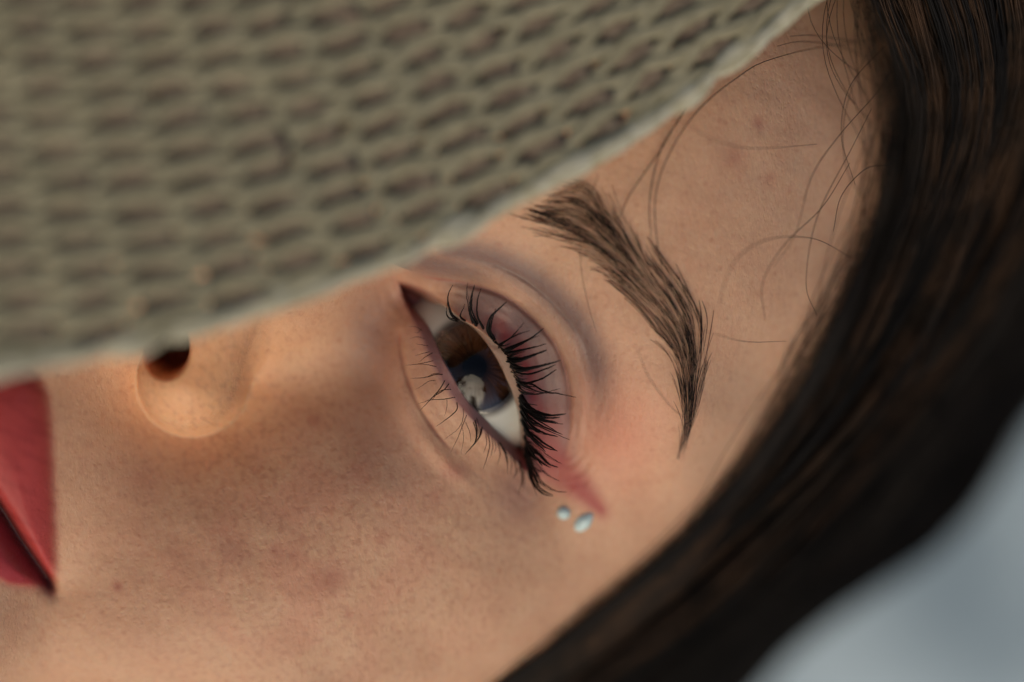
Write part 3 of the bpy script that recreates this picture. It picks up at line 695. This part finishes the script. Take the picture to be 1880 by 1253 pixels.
# ------------------------------------------------------------------ hair
def hair():
    inner = spline(np.array([(1545,-160,-2),(1590,0,-4),(1648,150,-10),(1662,260,-14),(1632,420,-18),(1552,600,-21),(1448,780,-24),(1300,965,-28),(1110,1128,-34),(930,1262,-38),(640,1440,-40),(300,1640,-46)], float), 60)
    outer = spline(np.array([(2500,-500,-60),(2420,-150,-75),(2330,150,-82),(2180,420,-86),(2020,620,-86),(1880,780,-84),(1790,910,-82),(1680,1030,-80),(1540,1120,-78),(1420,1220,-78),(1250,1380,-80),(980,1660,-84)], float), 60)
    def surf(t, q):
        i = np.clip(t, 0, 1) * 59
        a = np.stack([np.interp(i, np.arange(60), inner[:, k]) for k in range(3)], -1); b = np.stack([np.interp(i, np.arange(60), outer[:, k]) for k in range(3)], -1)
        p = a + (b - a) * q[..., None]
        p[..., 2] += 26 * np.sin(np.clip(q, 0, 1) * math.pi) ** 0.8
        return p
    def to3(p, up):
        f = p.reshape(-1, 3); z0 = f[:, 2]; z2 = z0.copy()
        for _ in range(4):
            k = (D - z2) / D
            xy = np.stack([(f[:, 0] - 940) / PXMM * k, -(f[:, 1] - 626.5) / PXMM * k], 1)
            d = xy - BC; r2 = (d @ AX / BA) ** 2 + (d @ AL / BB) ** 2
            h = np.where(r2 < 0.998, height_table(xy), -999)
            z2 = 0.4 * z2 + 0.6 * np.maximum(z0, h + up)
        z2 = np.maximum(z2, np.maximum(z0, h + up)); kz = (D - z2) / D
        return np.stack([(f[:, 0] - 940) / PXMM * kz, -(f[:, 1] - 626.5) / PXMM * kz, z2], 1).reshape(p.shape)
    # under layer
    nt, nq = 90, 60
    T, Q = np.meshgrid(np.linspace(0, 1, nt), np.linspace(0.05, 0.985, nq), indexing='ij')
    p = surf(T, Q); p[..., 2] -= 5 + 1.5 * np.sin(Q * 90 + 4 * np.sin(T * 5))
    V = to3(p, 0.6).reshape(-1, 3)
    i, j = np.meshgrid(np.arange(nt - 1), np.arange(nq - 1), indexing='ij'); k = i * nq + j
    top = np.stack([k, k + nq, k + nq + 1, k + 1], -1).reshape(-1, 4)
    lowV = V.copy(); lowV[:, 2] = np.minimum(lowV[:, 2] - 3, -95); n0 = len(V)
    edge = np.r_[np.arange(nq), np.arange(1, nt) * nq + nq - 1, (nt - 1) * nq + np.arange(nq - 2, -1, -1), np.arange(nt - 2, 0, -1) * nq]
    e2 = np.roll(edge, -1)
    F = np.vstack([top, top[:, ::-1] + n0, np.stack([edge, e2, e2 + n0, edge + n0], -1)])
    under = mesh('hair', np.vstack([V, lowV]), F, HAIR[2], PG); ROOTS[under.name] = ROOTS[person.name]
    K = 26
    for lk in range(64):
        q0 = (lk + 0.5) / 64 + random.uniform(-.01, .01)
        n = 85
        wav = random.uniform(0.010, 0.045); fr = random.uniform(8, 17); ph = random.uniform(0, 6.3)
        t0 = rng.uniform(-0.02, 0.06, n); t1 = rng.uniform(0.85, 1.02, n); wav = wav * (1.0 + 0.8 * (q0 > 0.8))
        t = t0[:, None] + (t1 - t0)[:, None] * np.linspace(0, 1, K)[None]
        spread = 0.014 * (0.6 + 0.9 * np.abs(np.sin(t * 3.1 + ph)))
        q = q0 + spread * rng.normal(size=(n, 1)) + wav * np.sin(t * fr + ph) + 0.003 * np.sin(t * 23 + rng.uniform(0, 6, (n, 1)))
        q = np.maximum(q, -0.012 + 0.05 * rng.random((n, 1)))
        p = surf(t, q); p[..., 2] += rng.normal(size=(n, 1)) * 1.6 + 2.5 * np.sin(t * fr * 0.8 + ph * 2)
        W = to3(p, 0.9)
        R = rng.uniform(0.06, 0.13, (n, 1)) * (1 - 0.5 * np.linspace(0, 1, K) ** 3)[None]
        V, F = tubes(W, R, 3)
        br = 1 if (0.03 < q0 < 0.50 and random.random() < 0.5) else (0 if random.random() < 0.6 else 2)
        mesh('hair_lock', V, F, HAIR[br], under)
    # fine hairs along the hairline
    n = 420; t0 = rng.uniform(-0.02, 0.50, n); t = t0[:, None] + rng.uniform(0.15, 0.40, (n, 1)) * np.linspace(0, 1, K)[None]
    q = 0.02 - rng.uniform(0.0, 0.20, (n, 1)) ** 1.0 * np.sin(np.linspace(0, 1, K) * math.pi)[None] ** 1.0 * rng.random((n, 1)) + 0.05 * (rng.random((n, 1)) - .4)
    p = surf(t, q); W = to3(p, 1.2)
    V, F = tubes(W, np.full((n, K), 0.05), 3)
    mesh('hairline_wisps', V, F, HAIR[1], under, kind='stuff')
    n = 420; t0 = rng.uniform(0.10, 0.62, n); t = t0[:, None] + rng.uniform(0.25, 0.40, (n, 1)) * np.linspace(0, 1, K)[None]
    q = 0.015 - 0.055 * rng.random((n, 1)) ** 1.5 + 0.012 * np.sin(t * 14 + rng.uniform(0, 6, (n, 1)))
    W = to3(surf(t, q), 1.5)
    V, F = tubes(W, np.full((n, K), 0.045), 3)
    mesh('temple_wisps', V, F, HAIR[0], under, kind='stuff')
    # single loose hairs over the forehead
    LOOSE = [(.06,1,[(1427,85),(1465,77),(1515,80),(1555,90),(1595,108),(1660,130)]),(.055,2,[(1450,67),(1490,65),(1540,72),(1585,77),(1670,75)]),
      (.06,1,[(1670,70),(1580,77),(1490,90),(1440,102),(1390,119),(1355,142),(1317,170),(1280,205),(1250,245),(1225,290),(1210,330),(1202,375),(1205,430),(1212,480),(1222,510)]),
      (.055,.6,[(1262,195),(1250,217),(1220,260),(1200,320),(1192,380),(1195,435)]),(.06,.6,[(1262,200),(1245,220),(1220,265),(1185,315),(1155,360),(1138,400)]),
      (.04,5,[(1240,215),(1300,252),(1355,270),(1415,272),(1500,265)]),(.05,8,[(1320,560),(1340,495),(1370,460),(1410,440),(1455,435),(1505,442),(1565,475)]),
      (.03,1,[(1066,426),(1067,493),(1080,560),(1095,610)]),(.035,6,[(1287,605),(1365,627),(1443,627)]),(.05,9,[(1640,120),(1610,170),(1540,250),(1490,325),(1460,430),(1420,490)]),
      (.05,9,[(1660,260),(1640,300),(1590,310),(1545,360),(1530,425)]),(.035,1.5,[(1099,318),(1090,345),(1080,372)]),(.05,8,[(1560,300),(1510,380),(1440,450),(1400,520),(1405,590)]),
      (.045,10,[(1655,60),(1620,90),(1560,160),(1545,250),(1570,340)]),(.04,4,[(1170,640),(1190,690),(1230,745),(1260,770)]),(.05,10,[(1600,200),(1565,270),(1500,400),(1480,520),(1500,580)])]
    for r, up, pts in LOOSE:
        p = spline(np.array(pts, float), 40); t = np.linspace(0, 1, 40)
        zs = np.array([hz(a, b) for a, b in p]) ; zs = np.convolve(np.pad(zs, 6, 'edge'), np.ones(13) / 13, 'valid') + up
        W = np.array([P3(a, b, c) for (a, b), c in zip(p, zs)])[None]
        V, F = tubes(W, np.full((1, 40), r) * (1 - 0.4 * np.abs(t - 0.5) * 2)[None], 4)
        mesh('loose_hair', V, F, HAIR[0], under)
hair()

# ------------------------------------------------------------------ straw hat
def hat_z(X, Y): return 21.0 - 0.26 * X + 0.01 * Y
def straw_hat():
    E = [(0,690),(150,672),(300,640),(500,578),(700,500),(850,428),(1000,350),(1250,210),(1400,95),(1500,0)]
    pts = []
    for a, b in E:
        z = 15
        for _ in range(5): q = XY(a, b, z); z = hat_z(*q)
        pts.append(q)
    pts = np.array(pts); A = np.c_[2 * pts, np.ones(len(pts))]; s = np.linalg.lstsq(A, (pts ** 2).sum(1), rcond=None)[0]
    c = s[:2]; R0 = math.sqrt(s[2] + c @ c)
    print('hat centre', c, 'radius', R0)
    hat = empty('straw_hat', tuple(world([c[0], c[1], hat_z(*c)])), 'open woven pale straw hat with corded brim laid across half the face', 'hat')
    def at(r, th, dz=0.0):
        X = c[0] + r * np.cos(th); Y = c[1] + r * np.sin(th)
        return np.stack([X, Y, hat_z(X, Y) + 0.7 * np.sin(th * 9 + 1.0) * np.clip((r - 90) / 80, 0, 1) + dz], -1)
    p, ncol = 3.55, 144; dth = 2 * math.pi / ncol
    # brim body: an open ring that carries the strands
    Rr = R0 - 1.0; rin = max(88.0, R0 - 95)
    # binding cord round the rim: two twisted plies, the part that carries every strand
    th = np.linspace(0, 2 * math.pi, 1600, endpoint=False)
    plies = []
    for k in range(3):
        a = th * 44 + k * 2 * math.pi / 3 + 1.2 * np.sin(th * 29 + k); rad = 0.55 + 0.25 * np.sin(th * 61 + k)
        plies.append(at(R0 - 1.1 + rad * np.cos(a) + 0.12 * np.sin(th * 37) + 0.08 * np.sin(th * 113 + k), th, 0.6 * rad * np.sin(a)))
    V, F = tubes(np.array(plies), np.full((3, 1600), 0.80) * (1 + 0.12 * np.sin(th * 83)[None] + 0.08 * np.sin(th * 211)[None]), 6, closed=True, flat=0.7)
    brim = mesh('brim', V, F, BIND, hat)
    ROOTS[brim.name] = ROOTS[hat.name]
    nrow = int((Rr - 1.5 - rin) / p)
    th = np.linspace(0, 2 * math.pi, ncol * 6, endpoint=False)
    for i in range(nrow):
        for ab in (0, 1):
            r0 = Rr - 2.2 - i * p
            w = np.cos(math.pi * th / dth)
            w = np.sign(w) * np.abs(w) ** 1.2
            r = r0 + (p / 4 * (1 - w) if ab == 0 else -p / 4 * (1 - w))
            jit = 0.16 * np.sin(th * random.randint(30, 90) + random.uniform(0, 6)) + 0.14 * np.sin(th * random.randint(90, 200) + random.uniform(0, 6))
            dz = (0.16 if ab == 0 else -0.16) * w + 0.12 * np.sin(th * 47 + i)
            wd = 0.92 + 0.12 * np.sin(th * random.randint(20, 120) + random.uniform(0, 6)) + 0.08 * np.sin(th * random.randint(150, 260))
            V, F = tubes(at(r + jit, th, dz)[None], wd[None], 6, closed=True, flat=0.26)
            mesh('straw_strand', V, F, STRAW, brim)
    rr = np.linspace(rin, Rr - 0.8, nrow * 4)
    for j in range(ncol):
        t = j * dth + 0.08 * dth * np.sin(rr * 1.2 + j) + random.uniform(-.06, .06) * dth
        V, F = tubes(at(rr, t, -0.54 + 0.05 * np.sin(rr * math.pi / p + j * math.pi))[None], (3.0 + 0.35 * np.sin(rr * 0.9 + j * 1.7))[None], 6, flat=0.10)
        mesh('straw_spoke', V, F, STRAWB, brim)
    # crown, rising from the inner ring
    nr = 46; n = 240; th = np.linspace(0, 2 * math.pi, n, endpoint=False); V = []
    for k in range(nr):
        f = k / (nr - 1); ht = 105 * math.sin(min(1, f / 0.72) * math.pi / 2) if f < .72 else 105 + 6 * math.sin((f - .72) / .28 * math.pi / 2)
        r = rin + 1 - 16 * (f / 0.72) ** 2 if f < .72 else (rin - 15) * math.cos((f - .72) / .28 * math.pi / 2) + 0.3
        r = r + 0.45 * (k % 2); V.append(at(np.full(n, r), th, ht))
    V = np.array(V).reshape(-1, 3); i, j = np.meshgrid(np.arange(nr - 1), np.arange(n), indexing='ij'); k = i * n + j; k2 = i * n + (j + 1) % n
    mesh('crown', V, np.stack([k, k2, k2 + n, k + n], -1).reshape(-1, 4), STRAW, hat)
straw_hat()

# ------------------------------------------------------------------ gems on the temple
def gem(px, py, rx, ry, rot, label):
    m_, n, l, b = mat('gem')
    b.inputs['Base Color'].default_value = (0.52, 0.68, 0.67, 1); b.inputs['Roughness'].default_value = 0.3
    b.inputs['Specular IOR Level'].default_value = 0.6; b.inputs['Coat Weight'].default_value = 0.2; b.inputs['Coat Roughness'].default_value = 0.05
    base = on(px, py, -0.1); k = 10; V = []; F = []
    # local lie of the skin
    e = 0.6; g = height(np.array([base[:2] + [e, 0], base[:2] - [e, 0], base[:2] + [0, e], base[:2] - [0, e]]), False)
    nx, ny = -(g[0] - g[1]) / (2 * e), -(g[2] - g[3]) / (2 * e); nn = np.array([nx, ny, 1]); nn /= np.linalg.norm(nn)
    t1 = np.array([math.cos(rot), math.sin(rot), 0]); t1 -= nn * (t1 @ nn); t1 /= np.linalg.norm(t1); t2 = np.cross(nn, t1)
    rows = [(1.0, 0.0), (1.0, 0.18), (0.78, 0.55), (0.42, 0.80)]
    for ri, (f, h) in enumerate(rows):
        for a in range(k):
            w = 2 * math.pi * (a + 0.5 * (ri % 2)) / k
            drop = 1.0 if rx == ry else 1.0 - 0.35 * max(0, math.cos(w))
            V.append(base + t1 * math.cos(w) * rx * f + t2 * math.sin(w) * ry * f * drop + nn * h * min(rx, ry) * 1.1)
    quads = [(r * k + a, r * k + (a + 1) % k, (r + 1) * k + (a + 1) % k, (r + 1) * k + a) for r in range(3) for a in range(k)]
    V.append(base + nn * 0.84 * min(rx, ry) * 1.1)
    tris = [(3 * k + a, 3 * k + (a + 1) % k, 4 * k) for a in range(k)]
    root = world(base); ROOTS['_'] = root
    o = mesh('face_gem', np.array(V), [np.array(quads), np.array(tris)], m_, smooth=False)
    o['label'] = label; o['category'] = 'gem'; o['group'] = 'gems stuck beside the eye'
gem(1035, 942, 0.85, 0.85, 0.6, 'small round pale blue gem on the skin, the one closer to the lashes')
gem(1072, 958, 1.55, 0.95, 0.9, 'larger drop-shaped pale blue gem just below the tip of the red eyeliner')

# ------------------------------------------------------------------ unseen leafy clumps, added to break up the eye's reflection
def added_tree():
    bark, n, l, b = mat('bark'); b.inputs['Base Color'].default_value = (0.09, 0.065, 0.045, 1); b.inputs['Roughness'].default_value = 0.9
    leafm, n, l, b = mat('leaf')
    l.new(ramp(n, l, tex_noise(n, l, mm_coords(n, l, (1, 1, 1)), 3.0), 0.3, 0.7, (0.035, 0.055, 0.018, 1), (0.07, 0.09, 0.03, 1)), b.inputs['Base Color'])
    b.inputs['Roughness'].default_value = 0.6
    eye = np.array(world([EC[0], EC[1], 0]))
    dirs = [((-0.44, -0.66, 0.60), 0.30), ((-0.58, -0.52, 0.62), 0.42), ((-0.05, -0.97, 0.24), 0.42), ((-0.72, -0.60, 0.40), 0.55), ((-0.42, -0.88, 0.26), 0.45), ((0.34, -0.80, 0.48), 0.30)]
    cl = []
    for d, rd in dirs:
        d = np.array(d); d /= np.linalg.norm(d); cl.append((eye + ROT @ d * 3.6, rd))
    foot = np.array([cl[3][0][0], cl[3][0][1], 0.0]) + (cl[3][0] - eye) * [0.15, 0.15, 0]
    t = empty('added_tree', tuple(foot), 'unseen leafy clumps added to darken patches of the reflection in the brown eye', 'added_tree')
    top = np.array([foot[0], foot[1], 2.4]); C = []; R = []
    C.append(spline(np.array([foot, foot + [0.03, 0.02, 0.8], foot + [-0.03, 0.04, 1.6], top]), 20)); R.append(np.linspace(0.11, 0.07, 20))
    V, F = tubes(np.array(C), np.array(R), 8); tr = mesh('trunk', V, F, bark, t, raw=True)
    for c, rd in cl:
        V, F = tubes(spline(np.array([top - [0, 0, 0.5], (top + c) / 2 + [0, 0, 0.1], c]), 14)[None], np.linspace(0.05, 0.012, 14)[None], 6); mesh('limb', V, F, bark, t, raw=True)
    P = []; 
    for c, rd in cl:
        k = int(900 * rd); v = rng.normal(size=(k, 3)); v /= np.linalg.norm(v, axis=1)[:, None]; P.append(c + v * rd * rng.random((k, 1)) ** 0.45)
    P = np.vstack(P); a = rng.normal(size=P.shape); a /= np.linalg.norm(a, axis=1)[:, None]; bb = np.cross(a, rng.normal(size=P.shape)); bb /= np.linalg.norm(bb, axis=1)[:, None]
    L = rng.uniform(0.05, 0.09, (len(P), 1)); V = np.stack([P - a * L, P + bb * L * .45, P + a * L, P - bb * L * .45], 1).reshape(-1, 3)
    mesh('crown', V, np.arange(len(V)).reshape(-1, 4), leafm, t, raw=True, kind='stuff')
added_tree()
